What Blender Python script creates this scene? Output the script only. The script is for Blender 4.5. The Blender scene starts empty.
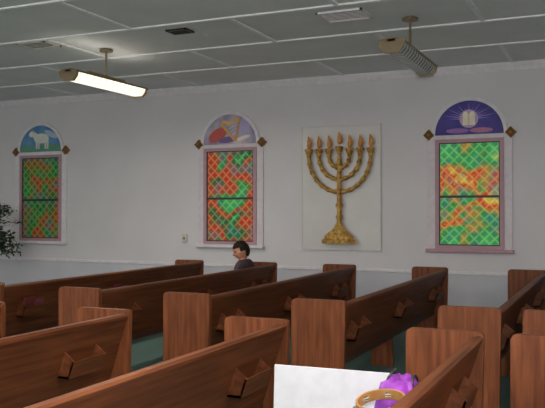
import bpy, bmesh, math, random
from mathutils import Vector, Matrix, noise
random.seed(4)
S=bpy.context.scene
S.view_settings.view_transform='Standard'
COL=S.collection
CEIL=3.66; WALLY=11.0

# ---------- materials ----------
def nt(name):
    m=bpy.data.materials.new(name); m.use_nodes=True
    t=m.node_tree; b=t.nodes['Principled BSDF']; return m,t,b
def ramp(t,stops,interp='LINEAR'):
    r=t.nodes.new('ShaderNodeValToRGB'); e=r.color_ramp.elements
    r.color_ramp.interpolation=interp
    while len(e)<len(stops): e.new(0.5)
    for i,(p,c) in enumerate(stops):
        e[i].position=p; e[i].color=(*c,1)
    return r
def noisy(name,c1,c2,scale=5,rough=.6,stretch=(1,1,1),metal=0,bump=0,detail=4,emit=None,spec=None):
    m,t,b=nt(name)
    tc=t.nodes.new('ShaderNodeTexCoord'); mp=t.nodes.new('ShaderNodeMapping')
    mp.inputs['Scale'].default_value=stretch
    n=t.nodes.new('ShaderNodeTexNoise'); n.inputs['Scale'].default_value=scale; n.inputs['Detail'].default_value=detail
    r=ramp(t,[(.3,c1),(.7,c2)])
    t.links.new(tc.outputs['Object'],mp.inputs[0]); t.links.new(mp.outputs[0],n.inputs[0])
    t.links.new(n.outputs[0],r.inputs[0]); t.links.new(r.outputs[0],b.inputs['Base Color'])
    b.inputs['Roughness'].default_value=rough; b.inputs['Metallic'].default_value=metal
    if spec is not None: b.inputs['Specular IOR Level'].default_value=spec
    if bump:
        bp=t.nodes.new('ShaderNodeBump'); bp.inputs['Strength'].default_value=bump; bp.inputs['Distance'].default_value=.01
        t.links.new(n.outputs[0],bp.inputs['Height']); t.links.new(bp.outputs[0],b.inputs['Normal'])
    if emit:
        b.inputs['Emission Color'].default_value=(*emit[0],1); b.inputs['Emission Strength'].default_value=emit[1]
    return m
def flat(name,c,rough=.6,metal=0,emit=0):
    return noisy(name,tuple(x*.92 for x in c),tuple(min(1,x*1.06) for x in c),12,rough,metal=metal,emit=((c,emit) if emit else None))

M_wall=noisy('wall_paint',(.67,.645,.665),(.72,.695,.71),1.2,.75)
M_wain=noisy('wainscot_paint',(.57,.57,.62),(.62,.62,.67),2,.7)
M_trim=flat('trim_white',(.76,.73,.75),.5)
M_ceil=noisy('ceiling_panel',(.70,.72,.73),(.77,.79,.80),2,.8)
M_strip=flat('ceiling_strip',(.87,.88,.89),.6)
M_carpet=noisy('carpet_green',(.05,.10,.085),(.095,.165,.14),60,.95,bump=.4)
M_woodV=noisy('wood_vertical',(.095,.027,.010),(.205,.066,.025),3,.5,(9,9,.8),detail=8,spec=.22)
M_woodH=noisy('wood_long',(.075,.022,.008),(.170,.054,.020),3,.48,(10,.6,10),detail=8,spec=.22)
M_woodD=noisy('wood_dark',(.04,.014,.007),(.07,.025,.012),4,.5,(8,1,8))
M_pink=flat('window_jamb_pink',(.46,.27,.32),.5)
M_casing=flat('casing_paint',(.69,.635,.665),.5)
M_dark=flat('dark_metal',(.02,.02,.022),.4)
M_gold=noisy('gold_leaf',(.20,.09,.014),(.70,.42,.09),22,.5,metal=.25,bump=.5)
M_goldD=noisy('gold_dark',(.20,.10,.03),(.42,.24,.07),20,.5,metal=.4)
M_flame=noisy('flame_gold',(.50,.17,.03),(.75,.38,.09),20,.5)
M_panel=noisy('panel_cream',(.60,.585,.56),(.67,.65,.63),2,.25)
M_brass=flat('brass_aged',(.26,.20,.12),.35,.7)
M_white=flat('white_card',(.58,.59,.63),.6)
M_plastic=flat('plastic_cream',(.62,.60,.55),.5)
M_black=flat('vent_black',(.02,.02,.02),.8)
M_tube=flat('lamp_diffuser_lit',(1,.90,.72),.4,emit=1.25)
def ribglass():
    m,t,b=nt('lamp_ribbed_glass')
    tc=t.nodes.new('ShaderNodeTexCoord'); w=t.nodes.new('ShaderNodeTexWave')
    w.bands_direction='Y'; w.inputs['Scale'].default_value=3.2
    r=ramp(t,[(.2,(.10,.12,.10)),(.8,(.46,.51,.46))])
    t.links.new(tc.outputs['Object'],w.inputs[0]); t.links.new(w.outputs[0],r.inputs[0]); t.links.new(r.outputs[0],b.inputs['Base Color'])
    b.inputs['Roughness'].default_value=.2
    return m
M_tubeoff=ribglass()

def stained(name,seed,stops,dim=1.0):
    m,t,b=nt(name); N=t.nodes; L=t.links
    tc=N.new('ShaderNodeTexCoord'); sp=N.new('ShaderNodeSeparateXYZ'); L.new(tc.outputs['Object'],sp.inputs[0])
    mp=N.new('ShaderNodeMapping'); mp.inputs['Location'].default_value=(seed*3.1,seed,seed*1.7); L.new(tc.outputs['Object'],mp.inputs[0])
    n=N.new('ShaderNodeTexNoise'); n.inputs['Scale'].default_value=2.3; n.inputs['Detail'].default_value=2.5; n.inputs['Roughness'].default_value=.5; n.inputs['Distortion'].default_value=.6
    L.new(mp.outputs[0],n.inputs[0])
    r=ramp(t,stops); L.new(n.outputs[0],r.inputs[0])
    n2=N.new('ShaderNodeTexNoise'); n2.inputs['Scale'].default_value=4; n2.inputs['Detail'].default_value=1
    mp2=N.new('ShaderNodeMapping'); mp2.inputs['Location'].default_value=(seed*9.1,4,seed*2.7); L.new(tc.outputs['Object'],mp2.inputs[0]); L.new(mp2.outputs[0],n2.inputs[0])
    r2=ramp(t,[(.50,(0,0,0)),(.72,(.65,.65,.65))]); L.new(n2.outputs[0],r2.inputs[0])
    mixb=N.new('ShaderNodeMixRGB'); L.new(r2.outputs[0],mixb.inputs[0]); L.new(r.outputs[0],mixb.inputs[1]); mixb.inputs[2].default_value=(.02,.12,.16,1)
    def math_(op,a,bv=None):
        k=N.new('ShaderNodeMath'); k.operation=op
        for i,v in enumerate((a,bv)):
            if v is None: continue
            if isinstance(v,(int,float)): k.inputs[i].default_value=v
            else: L.new(v,k.inputs[i])
        return k.outputs[0]
    xs=math_('MULTIPLY',sp.outputs['X'],7.2); zs=math_('MULTIPLY',sp.outputs['Z'],7.2)
    def tri(v):
        f=math_('FRACT',v); return math_('ABSOLUTE',math_('SUBTRACT',f,.5))
    a=tri(math_('ADD',xs,zs)); c=tri(math_('SUBTRACT',xs,zs))
    mx=math_('MAXIMUM',a,c)
    rl=ramp(t,[(.30,(0,0,0)),(.47,(1,1,1))]); L.new(mx,rl.inputs[0])
    br=N.new('ShaderNodeMixRGB'); br.blend_type='ADD'; br.inputs[0].default_value=1
    L.new(mixb.outputs[0],br.inputs[1]); br.inputs[2].default_value=(.10,.13,.035,1)
    mix=N.new('ShaderNodeMixRGB'); L.new(rl.outputs[0],mix.inputs[0]); L.new(mixb.outputs[0],mix.inputs[1]); L.new(br.outputs[0],mix.inputs[2])
    L.new(mix.outputs[0],b.inputs['Base Color']); L.new(mix.outputs[0],b.inputs['Emission Color'])
    b.inputs['Emission Strength'].default_value=dim; b.inputs['Roughness'].default_value=.35; b.inputs['Specular IOR Level'].default_value=.2
    bp=N.new('ShaderNodeBump'); bp.inputs['Strength'].default_value=.4; bp.inputs['Distance'].default_value=.01
    L.new(mx,bp.inputs['Height']); L.new(bp.outputs[0],b.inputs['Normal'])
    return m
red=(.42,.018,.012); org=(.50,.13,.02); grn=(.012,.18,.045); dgr=(.006,.08,.03); yel=(.46,.34,.04); lg=(.035,.30,.09)
ST=[stained('stained_glass_a',2,[(.30,dgr),(.42,grn),(.49,(.16,.09,.015)),(.56,(.30,.03,.012)),(.64,(.05,.12,.03)),(.75,dgr)],.15),
    stained('stained_glass_b',7.3,[(.28,lg),(.38,dgr),(.45,(.20,.06,.02)),(.50,red),(.57,(.30,.05,.02)),(.62,grn),(.75,lg)],.4),
    stained('stained_glass_c',5,[(.26,org),(.34,yel),(.41,red),(.47,(.30,.16,.03)),(.53,grn),(.62,lg),(.75,yel)],.65)]

# ---------- mesh helpers ----------
def obj(name,me,mat=None,parent=None,loc=(0,0,0),rot=(0,0,0)):
    o=bpy.data.objects.new(name,me); COL.objects.link(o)
    if mat and not me.materials: me.materials.append(mat)
    o.location=loc; o.rotation_euler=rot
    if parent: o.parent=parent
    return o
def empty(name,loc=(0,0,0),rot=(0,0,0)):
    o=bpy.data.objects.new(name,None); COL.objects.link(o); o.location=loc; o.rotation_euler=rot; o.empty_display_size=.2; return o
def add_box(bm,lo,hi,bev=0,mi=0):
    r=bmesh.ops.create_cube(bm,size=1)
    vs=r['verts']
    for v in vs:
        v.co=Vector([lo[i]+(v.co[i]+.5)*(hi[i]-lo[i]) for i in range(3)])
    fs=list({f for v in vs for f in v.link_faces})
    for f in fs: f.material_index=mi
    if bev:
        es=list({e for v in vs for e in v.link_edges})
        bmesh.ops.bevel(bm,geom=es,offset=bev,segments=2,affect='EDGES',profile=.5)
def fin(bm,name,smooth=False):
    me=bpy.data.meshes.new(name); bmesh.ops.recalc_face_normals(bm,faces=bm.faces); bm.to_mesh(me); bm.free()
    if smooth:
        for p in me.polygons: p.use_smooth=True
    return me
def box(name,lo,hi,mat,parent=None,bev=0,loc=(0,0,0),rot=(0,0,0)):
    bm=bmesh.new(); add_box(bm,lo,hi,bev); return obj(name,fin(bm,name),mat,parent,loc,rot)
def prism(name,pts,y0,y1,mat,parent=None,bev=0,axis='Y',loc=(0,0,0),rot=(0,0,0)):
    bm=bmesh.new()
    vs=[bm.verts.new((p[0],y0,p[1])) for p in pts]; f=bm.faces.new(vs)
    r=bmesh.ops.extrude_face_region(bm,geom=[f])
    for v in [g for g in r['geom'] if isinstance(g,bmesh.types.BMVert)]: v.co.y=y1
    if bev: bmesh.ops.bevel(bm,geom=[e for e in bm.edges if len(e.link_faces)==2 and e.calc_face_angle(0)>1.2],offset=bev,segments=2,affect='EDGES')
    return obj(name,fin(bm,name),mat,parent,loc,rot)
def lathe(bm,prof,c=(0,0,0),n=16,axis=Vector((0,0,1)),mi=0):
    c=Vector(c); q=Vector((0,0,1)).rotation_difference(axis)
    rings=[]
    for r,h in prof:
        rings.append([bm.verts.new(c+q@Vector((r*math.cos(2*math.pi*i/n),r*math.sin(2*math.pi*i/n),h))) for i in range(n)])
    for a,b in zip(rings,rings[1:]):
        for i in range(n):
            f=bm.faces.new((a[i],a[(i+1)%n],b[(i+1)%n],b[i])); f.material_index=mi
    for rg in (rings[0],rings[-1]):
        f=bm.faces.new(rg); f.material_index=mi
def curve(name,pts,r,mat,parent=None,cyc=False,radii=None,loc=(0,0,0)):
    cu=bpy.data.curves.new(name,'CURVE'); cu.dimensions='3D'; cu.bevel_depth=r; cu.bevel_resolution=3; cu.use_fill_caps=True
    s=cu.splines.new('POLY'); s.points.add(len(pts)-1)
    for i,p in enumerate(pts):
        s.points[i].co=(*p,1)
        if radii: s.points[i].radius=radii[i]
    s.use_cyclic_u=cyc
    o=bpy.data.objects.new(name,cu); COL.objects.link(o); cu.materials.append(mat); o.location=loc
    if parent:o.parent=parent
    return o

# ---------- room ----------
XL,XR,YB=-12.6,3.2,-3.0
box('floor',(XL,YB,-.1),(XR,WALLY+.15,0),M_carpet)
box('ceiling',(XL,YB,CEIL),(XR,WALLY+.15,CEIL+.1),M_ceil)
WX=[-9.53,-5.68,-1.91]
box('wall_back',(XL,WALLY,0),(XR,WALLY+.15,CEIL),M_wall)
box('wall_left',(XL-.12,YB,0),(XL,WALLY+.15,CEIL),M_wall)
box('wall_right',(XR,YB,0),(XR+.12,WALLY+.15,CEIL),M_wall)
box('baseboard_back',(XL,WALLY-.025,0),(XR,WALLY,.12),M_trim)
box('trim_1',(XL,WALLY-.012,.12),(XR,WALLY,.72),M_wain)
box('trim_2',(XL,WALLY-.03,.72),(XR,WALLY,.765),M_trim,bev=.006)
prism('trim_3',[(0,0),(0,-.11),(.02,-.11),(.03,-.07),(.05,-.03),(.055,0)],0,XR-XL,M_trim,loc=(XL,WALLY,CEIL),rot=(0,0,-math.pi/2))
box('trim_4',(-.83,WALLY-.02,.765),(-.79,WALLY,CEIL-.11),M_trim)
bm=bmesh.new()
ys=[9.72,8.47,7.22,5.97,4.72,3.47,2.22,.97,-.28,-1.53]
for y in ys: add_box(bm,(XL,y-.026,CEIL-.016),(XR,y+.026,CEIL))
allY=[WALLY]+ys
for k in range(len(allY)-1):
    off=0 if k%2 else 1.22
    x=XL+.3+off
    while x<XR:
        add_box(bm,(x-.024,allY[k+1]+.026,CEIL-.014),(x+.024,allY[k]-(.026 if k else .06),CEIL)); x+=2.44
obj('trim_5',fin(bm,'trim_5'),M_strip)

# ---------- windows ----------
def arc(r,n=28,z0=0): return [(r*math.cos(math.pi*i/n),z0+r*math.sin(math.pi*i/n)) for i in range(n+1)]
def window(i,x):
    w=empty('window_%d'%(i+1),(x,WALLY,0))
    gz0,gz1,hw=1.13,2.58,.42
    box('glass',(-hw,-.022,gz0-1.85),(hw,-.012,gz1-1.85),ST[i],w,loc=(0,0,1.85))
    bm=bmesh.new()
    add_box(bm,(-hw-.055,-.045,gz0-.05),(-hw,-.0,gz1+.05)); add_box(bm,(hw,-.045,gz0-.05),(hw+.055,0,gz1+.05))
    add_box(bm,(-hw,-.045,gz1),(hw,0,gz1+.05)); add_box(bm,(-hw,-.045,gz0-.05),(hw,0,gz0))
    obj('jamb',fin(bm,'jamb'),M_pink,w)
    bm=bmesh.new()
    add_box(bm,(-hw,-.035,1.80),(hw,-.012,1.835)); add_box(bm,(-hw,-.03,gz0),(-hw+.015,-.012,gz1)); add_box(bm,(hw-.015,-.03,gz0),(hw,-.012,gz1)); add_box(bm,(-hw,-.03,gz1-.015),(hw,-.012,gz1)); add_box(bm,(-hw,-.03,gz0),(hw,-.012,gz0+.015))
    obj('sash',fin(bm,'sash'),M_dark,w)
    bm=bmesh.new(); o=hw+.055
    for s in (-1,1):
        a,b=sorted((s*o,s*(o+.11))); add_box(bm,(a,-.03,gz0-.06),(b,0,2.68),.004)
    add_box(bm,(-o,-.03,gz1+.05),(o,0,2.69),.004)
    obj('casing',fin(bm,'casing'),M_casing if i else M_trim,w)
    box('sill',(-o-.13,-.09,gz0-.10),(o+.13,0,gz0-.05),M_pink if i==2 else M_trim,w,bev=.008)
    bm=bmesh.new(); outer=arc(.525,z0=2.69); inner=arc(.475,z0=2.69)
    for j in range(len(outer)-1):
        q=[]
        for (p,y) in ((outer[j],-.045),(outer[j+1],-.045),(inner[j+1],-.045),(inner[j],-.045)): q.append(bm.verts.new((p[0],y,p[1])))
        q2=[bm.verts.new((v.co.x,0,v.co.z)) for v in q]
        bm.faces.new(q)
        for k in range(4): bm.faces.new((q[k],q[(k+1)%4],q2[(k+1)%4],q2[k]))
    bmesh.ops.remove_doubles(bm,verts=bm.verts,dist=1e-4)
    obj('arch_molding',fin(bm,'arch_molding'),M_trim,w)
    for s in (-1,1):
        bm=bmesh.new(); c=Vector((s*.565,0,2.70)); rr=.08
        ring=[]
        for (R,y) in ((rr,0),(rr,-.05),(rr*.8,-.06),(rr*.62,-.045),(rr*.25,-.07)):
            ring.append([bm.verts.new(c+Vector((R*math.cos(k*math.pi/2),y,R*math.sin(k*math.pi/2)))) for k in range(4)])
        for a,b in zip(ring,ring[1:]):
            for k in range(4): bm.faces.new((a[k],a[(k+1)%4],b[(k+1)%4],b[k]))
        bm.faces.new(ring[-1])
        obj('rosette_%s'%('a' if s<0 else 'b'),fin(bm,'rosette'),M_goldD,w)
    return w
WN=[window(i,x) for i,x in enumerate(WX)]
def art(w,cols,name):
    m=noisy(name,*cols,3.2,.5,detail=5)
    prism('lunette_painting',arc(.475,z0=2.69),-.03,-.01,m,w)
def shp(w,name,pts,c,y=-.033,cx=0,cz=0,s=1):
    nm='paint_%02d%02d%02d'%tuple(int(v*99) for v in c)
    m=bpy.data.materials.get(nm) or flat(nm,c)
    prism(name,[(cx+p[0]*s,cz+p[1]*s) for p in pts],y,-.03,m,w)
def ell(rx,rz,cx=0,cz=0,n=18,a=0):
    out=[]
    for k in range(n):
        t=2*math.pi*k/n; x=rx*math.cos(t); z=rz*math.sin(t)
        out.append((cx+x*math.cos(a)-z*math.sin(a),cz+x*math.sin(a)+z*math.cos(a)))
    return out
art(WN[0],((.03,.16,.40),(.16,.38,.58)),'painting_sky')
w=WN[0]
shp(w,'meadow',[(-.46,2.70),(.46,2.70),(.45,2.80),(.2,2.83),(-.1,2.79),(-.45,2.82)],(.12,.32,.20),-.032)
shp(w,'cloud_c',ell(.16,.05,.24,3.0,a=-.4),(.45,.55,.65),-.0322)
shp(w,'lamb_body',ell(.17,.09,.02,2.93),(.72,.74,.66),-.035)
shp(w,'lamb_head',ell(.075,.05,-.19,3.02,a=.5),(.77,.77,.68),-.037)
shp(w,'lamb_ear',ell(.035,.014,-.14,3.05,a=-.6),(.55,.5,.45),-.038)
shp(w,'lamb_neck',[(-.20,2.99),(-.10,2.88),(-.02,2.97),(-.13,3.06)],(.72,.74,.66),-.036)
for k,xx in enumerate((-.10,-.05,.10,.15)): shp(w,'lamb_leg_%d'%k,[(xx,2.74),(xx+.03,2.74),(xx+.035,2.9),(xx-.01,2.9)],(.66,.66,.58),-.034)
art(WN[1],((.16,.14,.36),(.66,.58,.60)),'painting_dusk')
w=WN[1]
shp(w,'glow_a',ell(.18,.10,-.22,2.84,a=.5),(.55,.10,.08),-.032)
shp(w,'glow_b',ell(.13,.2,.2,2.92,a=-.6),(.45,.40,.62),-.0325)
shp(w,'glow_c',ell(.16,.05,-.05,2.76,a=.1),(.20,.12,.30),-.0327)
shp(w,'harp_column',[(-.17,3.00),(-.13,3.03),(.12,2.74),(.08,2.73)],(.75,.42,.10),-.036)
shp(w,'harp_neck',[(-.17,3.00),(-.12,3.08),(0,3.05),(.10,3.11),(.2,3.10),(.19,3.06),(.10,3.06),(0,2.99),(-.12,3.03)],(.78,.48,.14),-.037)
shp(w,'harp_soundboard',[(.2,3.1),(.16,3.08),(.08,2.73),(.13,2.74)],(.62,.34,.08),-.038)
for k in range(4):
    a=.2+.17*k; x0=-.17+(.27)*a; z0=3.01-.26*a
    shp(w,'string_%d'%k,[(x0,z0),(x0+.01,z0),(.17,3.06-.05*k),(.16,3.06-.05*k)],(.9,.85,.7),-.0355)
shp(w,'hand_shape',ell(.14,.03,.23,2.78,a=.25),(.85,.75,.65),-.0365)
art(WN[2],((.018,.014,.15),(.075,.05,.36)),'painting_violet')
w=WN[2]
for k in range(15):
    a=math.pi*(k+.5)/15; c,s=math.cos(a),math.sin(a); q=.40 if k%2 else .30
    shp(w,'ray_%d'%k,[(.05*c-.012*s,2.90+.05*s+.012*c),(q*c,2.9+q*.6*s),(.05*c+.012*s,2.90+.05*s-.012*c)],(.30,.24,.62),-.033)
shp(w,'halo',ell(.13,.13,0,2.91),(.58,.40,.60),-.034)
for s_ in (-1,1):
    shp(w,'tablet_%d'%(s_+1),[(s_*.005,2.82),(s_*.085,2.82),(s_*.085,2.97),(s_*.065,3.01),(s_*.03,3.01),(s_*.005,2.97)],(.92,.86,.62),-.038)
shp(w,'cloud_a',ell(.16,.035,-.16,2.745),(.34,.16,.48),-.0355)
shp(w,'cloud_b',ell(.16,.035,.17,2.745),(.48,.20,.30),-.0356)

# ---------- menorah panel ----------
mp_=empty('menorah_wall_panel',(-3.81,WALLY,0))
box('backing_board',(-.62,-.03,1.03),(.62,0,2.90),M_panel,mp_,bev=.004)
bm=bmesh.new()
for (a,b_) in (((-.625,-.034,1.025),(-.612,0,2.905)),((.612,-.034,1.025),(.625,0,2.905)),((-.612,-.034,1.025),(.612,0,1.038)),((-.612,-.034,2.892),(.612,0,2.905))): add_box(bm,a,b_)
obj('board_edge',fin(bm,'board_edge'),M_plastic,mp_)
yb=-.085
sp=.163
for k,(zb) in ((1,2.26),(2,2.09),(3,1.90)):
    R=sp*k; top=2.47; pts=[]
    n=60
    for j in range(n+1):
        a=math.pi+math.pi*j/n
        pts.append((R*math.cos(a),yb,top-.02+ (top-.02-zb)*math.sin(a)))
    radii=[1+.15*math.cos(j*2*math.pi*(4+3*k)/n) for j in range(n+1)]
    curve('branch_%d'%k,pts,.029,M_gold,mp_,radii=radii)
    bm=bmesh.new()
    nb=4+3*k
    for j in range(nb+1):
        a=math.pi+math.pi*j/nb
        r=bmesh.ops.create_uvsphere(bm,u_segments=10,v_segments=6,radius=.038)
        bmesh.ops.translate(bm,verts=r['verts'],vec=(R*math.cos(a),yb,top-.02+(top-.02-zb)*math.sin(a)))
    obj('branch_knops_%d'%k,fin(bm,'knops',True),M_gold,mp_)
bm=bmesh.new()
for k in range(-3,4):
    lathe(bm,[(.018,0),(.036,.02),(.028,.04),(.052,.07),(.058,.10),(.066,.125),(.055,.135),(.02,.135)],(k*sp,yb,2.42+(.03 if k==0 else 0)),12)
lathe(bm,[(.06,0),(.042,.05),(.034,.1),(.055,.14),(.038,.18),(.034,.27),(.06,.32),(.038,.36),(.034,.48),(.058,.53),(.038,.57),(.032,.66),(.056,.71),(.038,.75),(.034,.86),(.054,.91),(.038,.96),(.032,1.04),(.028,1.06)],(0,yb,1.38),14)
obj('stem_and_cups',fin(bm,'stem',True),M_gold,mp_)
bm=bmesh.new()
lathe(bm,[(.27,0),(.275,.05),(.235,.07),(.225,.12),(.17,.16),(.11,.20),(.07,.25),(.05,.30)],(0,0,0),8)
bmesh.ops.scale(bm,vec=(1,.28,1),verts=bm.verts)
bmesh.ops.translate(bm,vec=(0,-.11,1.13),verts=bm.verts)
obj('octagonal_base',fin(bm,'base'),M_gold,mp_)
bm=bmesh.new()
for k in range(-3,4):
    r=bmesh.ops.create_uvsphere(bm,u_segments=10,v_segments=8,radius=1)
    cz=2.61+(.05 if k==0 else 0)
    for v in r['verts']:
        t=(v.co.z+1)/2; wd=.052*(1-.8*t**1.4)
        v.co=Vector((k*sp+v.co.x*wd+.012*math.sin(t*4),yb+v.co.y*wd,cz-.05+t*.20))
obj('flames',fin(bm,'flames',True),M_flame,mp_)

# ---------- wall fittings ----------
def wallbox(name,x,z,wd=.09,h=.13,t=.04):
    e=empty(name,(x,WALLY,z)); box('housing',(-wd/2,-t,-h/2),(wd/2,0,h/2),M_plastic,e,bev=.008); box('dial',(-.02,-t-.01,-.02),(.02,-t,.02),M_brass,e,bev=.004)
    return e
wallbox('thermostat',-6.52,1.17)
e=wallbox('intercom_box',-.79,1.15,.10,.15,.06)
curve('conduit',[(0,-.02,-.075),(0,-.02,-.38)],.008,M_trim,e)

# ---------- ceiling vents ----------
def vent(name,x,y,sx,sy,mat,slat):
    e=empty(name,(x,y,CEIL))
    bm=bmesh.new()
    f=.025
    add_box(bm,(-sx,-sy,-.02),(sx,-sy+f,0)); add_box(bm,(-sx,sy-f,-.02),(sx,sy,0)); add_box(bm,(-sx,-sy,-.02),(-sx+f,sy,0)); add_box(bm,(sx-f,-sy,-.02),(sx,sy,0))
    obj('rim',fin(bm,'rim'),mat,e)
    box('cavity',(-sx+f,-sy+f,-.004),(sx-f,sy-f,0),M_black,e)
    bm=bmesh.new(); n=max(3,int(2*sy/.055))
    for k in range(n):
        y0=-sy+f+(2*sy-2*f)*(k+.5)/n; add_box(bm,(-sx+f,y0-.010,-.014),(sx-f,y0+.004,-.008))
    obj('slats',fin(bm,'slats'),slat,e)
vent('ceiling_vent',-2.60,7.62,.25,.2,M_trim,M_trim)
vent('ceiling_vent.001',-4.53,7.52,.13,.10,M_dark,M_dark)
vent('ceiling_vent.002',-6.49,7.43,.22,.16,M_plastic,M_plastic)

# ---------- pendant lamps ----------
def lamp(x,y,lit,power=28,up=14):
    e=empty('pendant_fluorescent_lamp',(x,y,CEIL))
    mat=M_tube if lit else M_tubeoff
    L=.74
    bm=bmesh.new()
    lathe(bm,[(.085,-.035),(.085,-.012),(.06,0)],n=20)
    lathe(bm,[(.013,-.36),(.013,-.03)],n=10)
    add_box(bm,(-.035,-L*.5,-.375),(.035,L*.5,-.34),.005)
    for s in (-1,1): add_box(bm,(-.02,s*.22-.012,-.40),(.02,s*.22+.012,-.35))
    obj('canopy_and_stem',fin(bm,'canopy'),M_brass,e)
    box('channel',(-.045,-L,-.41),(.045,L,-.375),M_brass,e,bev=.006)
    prism('diffuser',[(-.12,-.40),(-.06,-.39),(.06,-.39),(.12,-.40),(.105,-.45),(.06,-.50),(-.06,-.50),(-.105,-.45)],-L+.03,L-.03,mat,e)
    for s in (-1,1):
        y0=s*L; prism('end_cap_%s'%('a' if s<0 else 'b'),[(-.135,-.39),(-.06,-.37),(.06,-.37),(.135,-.39),(.118,-.46),(.07,-.515),(-.07,-.515),(-.118,-.46)],min(y0,y0-s*.035),max(y0,y0-s*.035),M_brass,e,bev=.006)
    bm=bmesh.new()
    for s in (-1,1): add_box(bm,(s*.12-.008,-L+.03,-.412),(s*.12+.008,L-.03,-.392))
    for j in range(-5,6): 
        yy=j*L/5.6
        for s in (-1,1):
            vs=[(s*.121,-.40),(s*.106,-.452),(s*.061,-.503)]
            for (p,q) in zip(vs,vs[1:]):
                f=[bm.verts.new(t) for t in ((p[0],yy-.004,p[1]),(p[0],yy+.004,p[1]),(q[0],yy+.004,q[1]),(q[0],yy-.004,q[1]))]; bm.faces.new(f)
    obj('side_rails',fin(bm,'rails'),M_brass,e)
    if lit:
        for (nm,z,en,rx) in (('lamp_glow',-.54,power,0),('added_ceiling_fill',-.33,up,math.pi)):  # second light points upward, added to brighten the ceiling
            ld=bpy.data.lights.new(nm,'AREA'); ld.shape='RECTANGLE'; ld.size=.2; ld.size_y=1.4; ld.energy=en; ld.color=(1,.94,.84)
            lo=bpy.data.objects.new(nm,ld); COL.objects.link(lo); lo.parent=e; lo.location=(0,0,z); lo.rotation_euler=(rx,0,0)
    return e
lamp(-5.9,8.0,True,34,.9); lamp(-2.0,8.0,False); lamp(1.9,8.0,False)
for x in (-9.8,-5.9,-2,1.9): lamp(x,2.6,True,72,60)  # unseen lit row outside the frame, added to light room and ceiling

# ---------- pews ----------
PW=.23
def pew_end(e,name,y0,y1):
    pts=[(-PW,0),(-PW,.85)]
    for k in range(1,6):
        a=math.pi-k*math.pi/2/6; pts.append((-PW+.04+.04*math.cos(a),.86+.04*math.sin(a)))
    pts+=[(-PW+.04,.90),(PW-.03,.90)]
    for k in range(1,5):
        a=math.pi/2-k*math.pi/2/5; pts.append((PW-.03+.03*math.cos(a),.87+.03*math.sin(a)))
    pts+=[(PW,.86),(PW-.01,.45),(PW-.02,0)]
    prism(name,pts,y0,y1,M_woodV,e,bev=.006)
M_books=[flat('book_%d'%i,c,.5) for i,c in enumerate([(.16,.03,.03),(.20,.05,.06)])]
M_page=flat('book_pages',(.45,.30,.28))
def pew(x,y0,y1,books=(),br=0):
    e=empty('church_pew',(x,y0,0)); L=y1-y0; t=.045
    pew_end(e,'end_panel_near',0,t); pew_end(e,'end_panel_far',L-t,L)
    prism('backrest',[(.035,.36),(.06,.36),(.215,.835),(.215,.865),(.175,.865),(.175,.84),(.18,.83)][::-1],t,L-t,M_woodH,e,bev=.003)
    prism('top_rail',[(.165,.842),(.225,.842),(.228,.862),(.215,.875),(.175,.875),(.165,.862)],t,L-t,M_woodH,e)
    prism('seat',[(-.215,.41),(-.225,.425),(-.215,.45),(.07,.435),(.07,.40)],t,L-t,M_woodH,e)
    box('seat_apron',(-.19,t,.34),(-.17,L-t,.41),M_woodD,e)
    box('rear_stretcher',(.035,t,.30),(.058,L-t,.40),M_woodD,e)
    n=max(1,round(L/1.9))
    for k in range(1,n):
        yy=L*k/n; prism('center_support_%d'%k,[(-.17,0),(-.17,.40),(.05,.40),(.07,0)],yy-.02,yy+.02,M_woodV,e)
    slope=(.215-.06)/(.835-.36)
    nr=int((L-.9)/1.05)
    bm=bmesh.new(); R=[]
    for k in range(nr+1):
        yc=.5+ (L-1.0)*k/nr; R.append(yc)
        hl=.17
        z0=.53; xb=.06+slope*(z0-.36)
        add_box(bm,(xb,yc-hl,z0),(xb+.09,yc+hl,z0+.014))
        vs=[bm.verts.new(p) for p in ((xb+.08,yc-hl,z0),(xb+.094,yc-hl,z0),(xb+.094+slope*.11,yc-hl,z0+.11),(xb+.08+slope*.11,yc-hl,z0+.11))]
        f=bm.faces.new(vs); r=bmesh.ops.extrude_face_region(bm,geom=[f])
        for v in [g for g in r['geom'] if isinstance(g,bmesh.types.BMVert)]: v.co.y=yc+hl
        for ye in (yc-hl,yc+hl-.014):
            vs=[bm.verts.new(p) for p in ((xb-.005,ye,z0),(xb+.09,ye,z0),(xb+.09+slope*.13,ye,z0+.11),(xb+slope*.17,ye,z0+.17))]
            f=bm.faces.new(vs); r=bmesh.ops.extrude_face_region(bm,geom=[f])
            for v in [g for g in r['geom'] if isinstance(g,bmesh.types.BMVert)]: v.co.y=ye+.014
    obj('book_racks',fin(bm,'racks'),M_woodH,e)
    for bi in books:
        if bi<len(R):
            yc=R[bi]; bm=bmesh.new(); xb=.06+slope*(.545-.36)
            for q,(ya,h) in enumerate(((yc-.15,.18),(yc+.01,.15))):
                tk=.03
                add_box(bm,(xb+.024,ya,.545),(xb+.03+tk,ya+.13,.545+h),0,q); add_box(bm,(xb+.028,ya+.004,.55),(xb+.026+tk,ya+.134,.541+h),0,2)
            for v in bm.verts: v.co.x+=slope*(v.co.z-.545)
            me=fin(bm,'books')
            for m_ in M_books: me.materials.append(m_)
            me.materials.append(M_page)
            obj('hymn_books_%d'%bi,me,None,e)
    return e
FX=[-5.74,-4.57,-3.42,-2.20,-1.01,-.40]
for i,x in enumerate(FX): pew(x,5.78,9.82,books=([0,1] if i==0 else []))
for i,x in enumerate([-4.6,-3.42,-2.19,-.95,-.34]): pew(x,.7,4.64)

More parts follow.
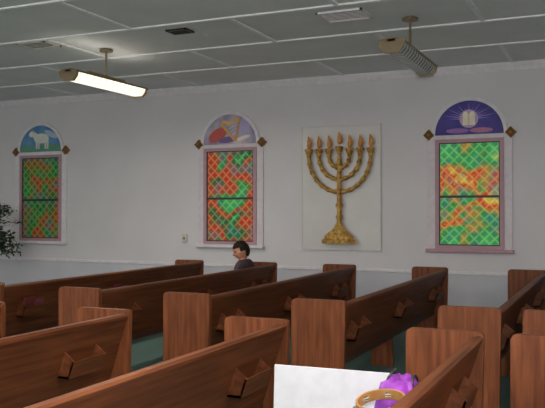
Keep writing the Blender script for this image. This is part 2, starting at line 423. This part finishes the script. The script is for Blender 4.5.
# books stacked on the second row seat (left)
hb=empty('stack_of_hymn_books',(-4.715,5.98,.4515))
bm=bmesh.new()
for j,(yy,hh) in enumerate(((-.08,3),(.14,2),(.36,3))):
    for k in range(hh):
        a=random.uniform(-.01,.01)
        add_box(bm,(-.065+a,yy+a,k*.034),(.065+a,yy+.16+a,k*.034+.004),0,k%2); add_box(bm,(-.06+a,yy+.004+a,k*.034+.004),(.065+a,yy+.156+a,k*.034+.028),0,2); add_box(bm,(-.065+a,yy+a,k*.034+.028),(.065+a,yy+.16+a,k*.034+.033),0,k%2)
me=fin(bm,'books')
for m_ in M_books: me.materials.append(m_)
me.materials.append(M_page); obj('books',me,None,hb)

# ---------- foreground items ----------
pb=empty('white_poster_board',(-1.285,3.56,.455),(math.radians(-4),0,math.radians(3)))
box('board',(-.305,-.006,.0),(.285,.006,.375),M_white,pb,bev=.002)
# purple tote bag
M_pur=noisy('purple_fabric',(.10,.012,.20),(.36,.06,.50),9,.5)
tote=empty('purple_tote_bag',(-.975,3.38,.455),(0,math.radians(13),math.radians(3)))
bm=bmesh.new(); n=40; rows=16; rg=[]
for j in range(rows+1):
    t=j/rows; z=.37*t; ring=[]
    for k in range(n):
        a=2*math.pi*k/n; c,s=math.cos(a),math.sin(a)
        sx=.078*(1+.1*t); sy=.14*(1-.05*t)
        x=sx*abs(c)**.6*(1 if c>0 else -1); y=sy*abs(s)**.6*(1 if s>0 else -1)
        w_=noise.noise(Vector((c*2,s*2,z*9)))*.02*(t+.3)
        ring.append(bm.verts.new((x*(1+w_*6),y*(1+w_*4),z+ (noise.noise(Vector((c*1.8,s*1.8,7)))*.05*t))))
    rg.append(ring)
for a,b in zip(rg,rg[1:]):
    for k in range(n): bm.faces.new((a[k],a[(k+1)%n],b[(k+1)%n],b[k]))
bm.faces.new(rg[0])
prev=rg[-1]
for f_,dz in ((.8,.02),(.55,.045),(.3,.03)):
    ring=[bm.verts.new((v.co.x*f_,v.co.y*f_,.37+dz+noise.noise(Vector((v.co.x*30,v.co.y*30,f_*5)))*.035)) for v in rg[-1]]
    for k in range(n): bm.faces.new((prev[k],prev[(k+1)%n],ring[(k+1)%n],ring[k]))
    prev=ring
bm.faces.new(prev)
obj('bag_body',fin(bm,'bag',True),M_pur,tote)
for s in (-1,1):
    curve('handle_%s'%('a' if s<0 else 'b'),[(s*.05,-.06,.35),(s*.055,-.055,.41),(s*.045,-.02,.435),(s*.045,.03,.435),(s*.055,.065,.41),(s*.05,.07,.35)],.006,M_dark,tote)
# tambourine
tb=empty('tambourine',(-.905,3.12,.80),(math.radians(10),math.radians(-8),math.radians(20)))
M_tw=noisy('tambourine_wood',(.30,.14,.045),(.50,.26,.09),6,.4)
bm=bmesh.new(); n=48; Rr=.105
for k in range(n):
    if k%8 in (0,1): zs=((-.022,-.011),(.011,.022))
    else: zs=((-.022,.022),)
    a0=2*math.pi*k/n; a1=2*math.pi*(k+1)/n
    for z0,z1 in zs:
        v=[bm.verts.new((r*math.cos(a),r*math.sin(a),z)) for r in (Rr-.009,Rr) for a in (a0,a1) for z in (z0,z1)]
        for q in ((0,1,3,2),(4,6,7,5),(0,4,5,1),(2,3,7,6),(0,2,6,4),(1,5,7,3)): bm.faces.new([v[i] for i in q])
bmesh.ops.remove_doubles(bm,verts=bm.verts,dist=1e-5)
obj('wooden_hoop',fin(bm,'hoop'),M_tw,tb)
bm=bmesh.new()
for k in range(6):
    a=2*math.pi*(k*8+1)/n
    for dz in (-.006,.003): lathe(bm,[(.02,0),(.018,.002),(.006,.004)],(Rr*math.cos(a)*.97,Rr*math.sin(a)*.97,dz),12)
obj('jingles',fin(bm,'jingles'),flat('jingle_metal',(.8,.75,.6),.2,.9),tb)
# dark folded coat on the seat carrying the tambourine
coat=empty('folded_black_coat',(-1.0,3.03,.4515))
bm=bmesh.new()
for j in range(5):
    z0=j*.063
    add_box(bm,(-.095+.012*j+random.uniform(-.006,.006),-.13,z0),(.055+.022*j,.13,z0+.060),.022)
for v in bm.verts: v.co+=noise.noise_vector(v.co*14)*.007*(1 if v.co.z>.02 else 0)
obj('folds',fin(bm,'coat',True),noisy('coat_cloth',(.012,.012,.018),(.035,.03,.045),20,.9),coat)

# ---------- potted tree ----------
pt=empty('potted_ficus_tree',(-9.95,10.25,0))
bm=bmesh.new(); lathe(bm,[(.13,0),(.19,.32),(.205,.32),(.205,.36),(.18,.36),(.175,.31)],n=24)
obj('pot',fin(bm,'pot',True),flat('pot_ceramic',(.30,.22,.17)),pt)
M_bark=noisy('bark',(.06,.04,.025),(.14,.09,.05),20,.8)
curve('trunk',[(0,0,.28),(.02,.01,.6),(-.02,0,1.0),(.02,.02,1.4),(.05,0,1.65)],.018,M_bark,pt)
bm=bmesh.new(); tips=[]
for k in range(48):
    z=.80+.90*random.random(); a=random.uniform(0,6.28); l=random.uniform(.25,.48)*(1.15-(z-.85)*.5)
    p0=Vector((.01,0,z)); d=Vector((math.cos(a),math.sin(a),.45)).normalized()
    tips.append([p0+d*l*t+Vector((0,0,-.12*t*t)) for t in (0,.33,.66,1)])
    for j in range(30):
        t=.25+.8*random.random(); c=p0+d*l*t+Vector((random.gauss(0,.03),random.gauss(0,.03),-.12*t*t+random.gauss(0,.03)))
        u=Vector((random.gauss(0,1),random.gauss(0,1),random.gauss(-.5,.6))).normalized(); s=u.cross(Vector((random.random(),.3,random.random()))).normalized()
        ln=random.uniform(.06,.10); wd=ln*.26
        vs=[bm.verts.new(q) for q in (c,c+u*ln*.5+s*wd,c+u*ln,c+u*ln*.5-s*wd)]
        bm.faces.new(vs)
obj('foliage',fin(bm,'foliage'),noisy('leaf_green',(.008,.028,.014),(.022,.07,.028),8,.5),pt)
for i,tp in enumerate(tips): curve('twig_%d'%i,tp,.005,M_bark,pt)

# ---------- seated boy ----------
M_skin=noisy('skin',(.50,.22,.13),(.58,.28,.17),8,.5)
M_hair=noisy('hair_dark',(.010,.007,.005),(.030,.018,.013),30,.7,bump=.5,spec=.15)
M_jack=noisy('jacket_dark',(.015,.018,.035),(.09,.04,.05),14,.8)
M_pant=flat('trousers_navy',(.03,.035,.06),.8)
boy=empty('seated_boy',(-4.595,9.44,0),(0,0,math.radians(-90)))
def skin(name,verts,edges,rad,mat,parent,sub=2,root=0):
    me=bpy.data.meshes.new(name); me.from_pydata(verts,edges,[]); me.materials.append(mat)
    o=obj(name,me,None,parent)
    m=o.modifiers.new('s','SKIN')
    for i,r in enumerate(rad): me.skin_vertices[0].data[i].radius=(r,r) if not isinstance(r,tuple) else r
    me.skin_vertices[0].data[root].use_root=True
    m.use_smooth_shade=True
    s=o.modifiers.new('d','SUBSURF'); s.levels=sub; s.render_levels=sub
    return o
V=[(0,-.02,.53),(0,-.03,.66),(0,-.04,.80),(0,-.06,.89),(0,-.085,.935),
   (.12,-.06,.885),(.185,-.07,.845),(.215,-.09,.65),(.13,-.29,.60),
   (-.12,-.06,.885),(-.185,-.07,.845),(-.215,-.09,.65),(-.13,-.29,.60)]
E=[(0,1),(1,2),(2,3),(3,4),(3,5),(5,6),(6,7),(7,8),(3,9),(9,10),(10,11),(11,12)]
skin('jacket_torso',V,E,[(.15,.11),(.145,.105),(.155,.11),(.12,.09),.055,.075,.065,.05,.036,.075,.065,.05,.036],M_jack,boy)
V=[(0,-.02,.54),(.09,-.06,.535),(.10,-.38,.53),(.10,-.40,.12),(-.09,-.06,.535),(-.10,-.38,.53),(-.10,-.40,.12)]
skin('trousers',V,[(0,1),(1,2),(2,3),(0,4),(4,5),(5,6)],[.10,.085,.062,.045,.085,.062,.045],M_pant,boy)
for s in (-1,1):
    lr='l' if s>0 else 'r'
    skin('shoe_'+lr,[(s*.10,-.38,.08),(s*.10,-.42,.05),(s*.105,-.56,.04)],[(0,1),(1,2)],[.042,.045,.036],M_dark,boy)
    skin('palm_'+lr,[(s*.13,-.28,.60),(s*.11,-.34,.60)],[(0,1)],[.026,.034],M_skin,boy)
    for f in range(4):
        ox=s*(.085+.018*f); ln=[.055,.066,.062,.048][f]
        skin('finger_%s_%d'%(lr,f),[(ox,-.35,.605),(ox-s*.003,-.35-ln*.5,.603),(ox-s*.006,-.35-ln*.85,.585)],[(0,1),(1,2)],[.0095,.009,.007],M_skin,boy,1)
    skin('thumb_'+lr,[(s*.095,-.31,.61),(s*.07,-.345,.62),(s*.06,-.375,.615)],[(0,1),(1,2)],[.013,.011,.009],M_skin,boy,1)
skin('neck',[(0,-.075,.90),(0,-.105,1.0)],[(0,1)],[.052,.048],M_skin,boy)
bmc=bmesh.new(); lathe(bmc,[(.078,0),(.072,.03),(.06,.045)],(0,-.08,.91),16); obj('shirt_collar',fin(bmc,'collar',True),flat('collar_red',(.35,.07,.06)),boy)
hd=empty('head',(0,-.12,1.065),(math.radians(18),0,math.radians(42))); hd.parent=boy; hd.scale=(1.12,1.12,1.08)
bm=bmesh.new(); bmesh.ops.create_uvsphere(bm,u_segments=40,v_segments=28,radius=1)
for v in bm.verts:
    x,y,z=v.co
    w=.078*(1-.22*max(0,-z)**1.5); d=.095
    X,Y,Z=x*w,y*d,z*.118
    if y<0 and z<0: Y*=1-.12*(-z)
    g=math.exp(-((X/.012)**2+((Z+.012)/.022)**2)) if y<0 else 0
    Y-=.022*g
    for s in (-1,1):
        g=math.exp(-(((X-s*.03)/.014)**2+((Z-.012)/.011)**2)) if y<0 else 0
        Y+=.008*g
    g=math.exp(-((X/.022)**2+((Z+.052)/.008)**2)) if y<0 else 0
    Y-=.005*g
    v.co=(X,Y,Z)
obj('face',fin(bm,'face',True),M_skin,hd)
for s in (-1,1):
    lr='l' if s>0 else 'r'
    bm=bmesh.new(); bmesh.ops.create_uvsphere(bm,u_segments=12,v_segments=8,radius=.011)
    obj('eye_'+lr,fin(bm,'eye',True),flat('eye_dark',(.04,.03,.03),.2),hd,(s*.03,-.079,.012))
    bm=bmesh.new(); bmesh.ops.create_uvsphere(bm,u_segments=12,v_segments=8,radius=1); bmesh.ops.scale(bm,vec=(.010,.02,.03),verts=bm.verts)
    obj('ear_'+lr,fin(bm,'ear',True),M_skin,hd,(s*.079,.005,0))
    box('eyebrow_'+lr,(s*.03-.015,-.09,.03),(s*.03+.015,-.082,.035),M_hair,hd)
box('mouth',(-.02,-.089,-.056),(.02,-.083,-.051),flat('lips',(.40,.14,.12)),hd,bev=.001)
bm=bmesh.new(); bmesh.ops.create_uvsphere(bm,u_segments=40,v_segments=28,radius=1)
for v in bm.verts:
    nz=noise.noise(v.co*5)*.006; x,y,z=v.co
    v.co=(x*(.09+nz),y*(.107+nz)+.006,z*(.128+nz)+.008)
dele=[v for v in bm.verts if (v.co.y<-.035 and v.co.z<.055) or (v.co.z<-.03 and v.co.y<.03) or v.co.z<-.085 or (abs(v.co.x)>.06 and v.co.z<0 and v.co.y<.03)]
bmesh.ops.delete(bm,geom=dele,context='VERTS')
ho=obj('hair',fin(bm,'hair',True),M_hair,hd); sm=ho.modifiers.new('t','SOLIDIFY'); sm.thickness=.012

# ---------- lights ----------
W=bpy.data.worlds.new('world'); S.world=W; W.use_nodes=True
W.node_tree.nodes['Background'].inputs[0].default_value=(.97,.97,.99,1); W.node_tree.nodes['Background'].inputs[1].default_value=1.3
ld=bpy.data.lights.new('camera_flash','AREA'); ld.size=.12; ld.energy=90; ld.color=(1,.97,.94)
lo=bpy.data.objects.new('camera_flash',ld); COL.objects.link(lo); lo.location=(.05,-.05,1.78); lo.rotation_euler=(math.radians(92),0,math.radians(20))

# ---------- camera ----------
cd=bpy.data.cameras.new('camera'); cd.sensor_width=36; cd.lens=50.86; cd.clip_start=.05
cam=bpy.data.objects.new('camera',cd); COL.objects.link(cam)
cam.location=(0,0,1.6); cam.rotation_euler=(math.radians(90.6),0,math.radians(24.2))
S.camera=cam
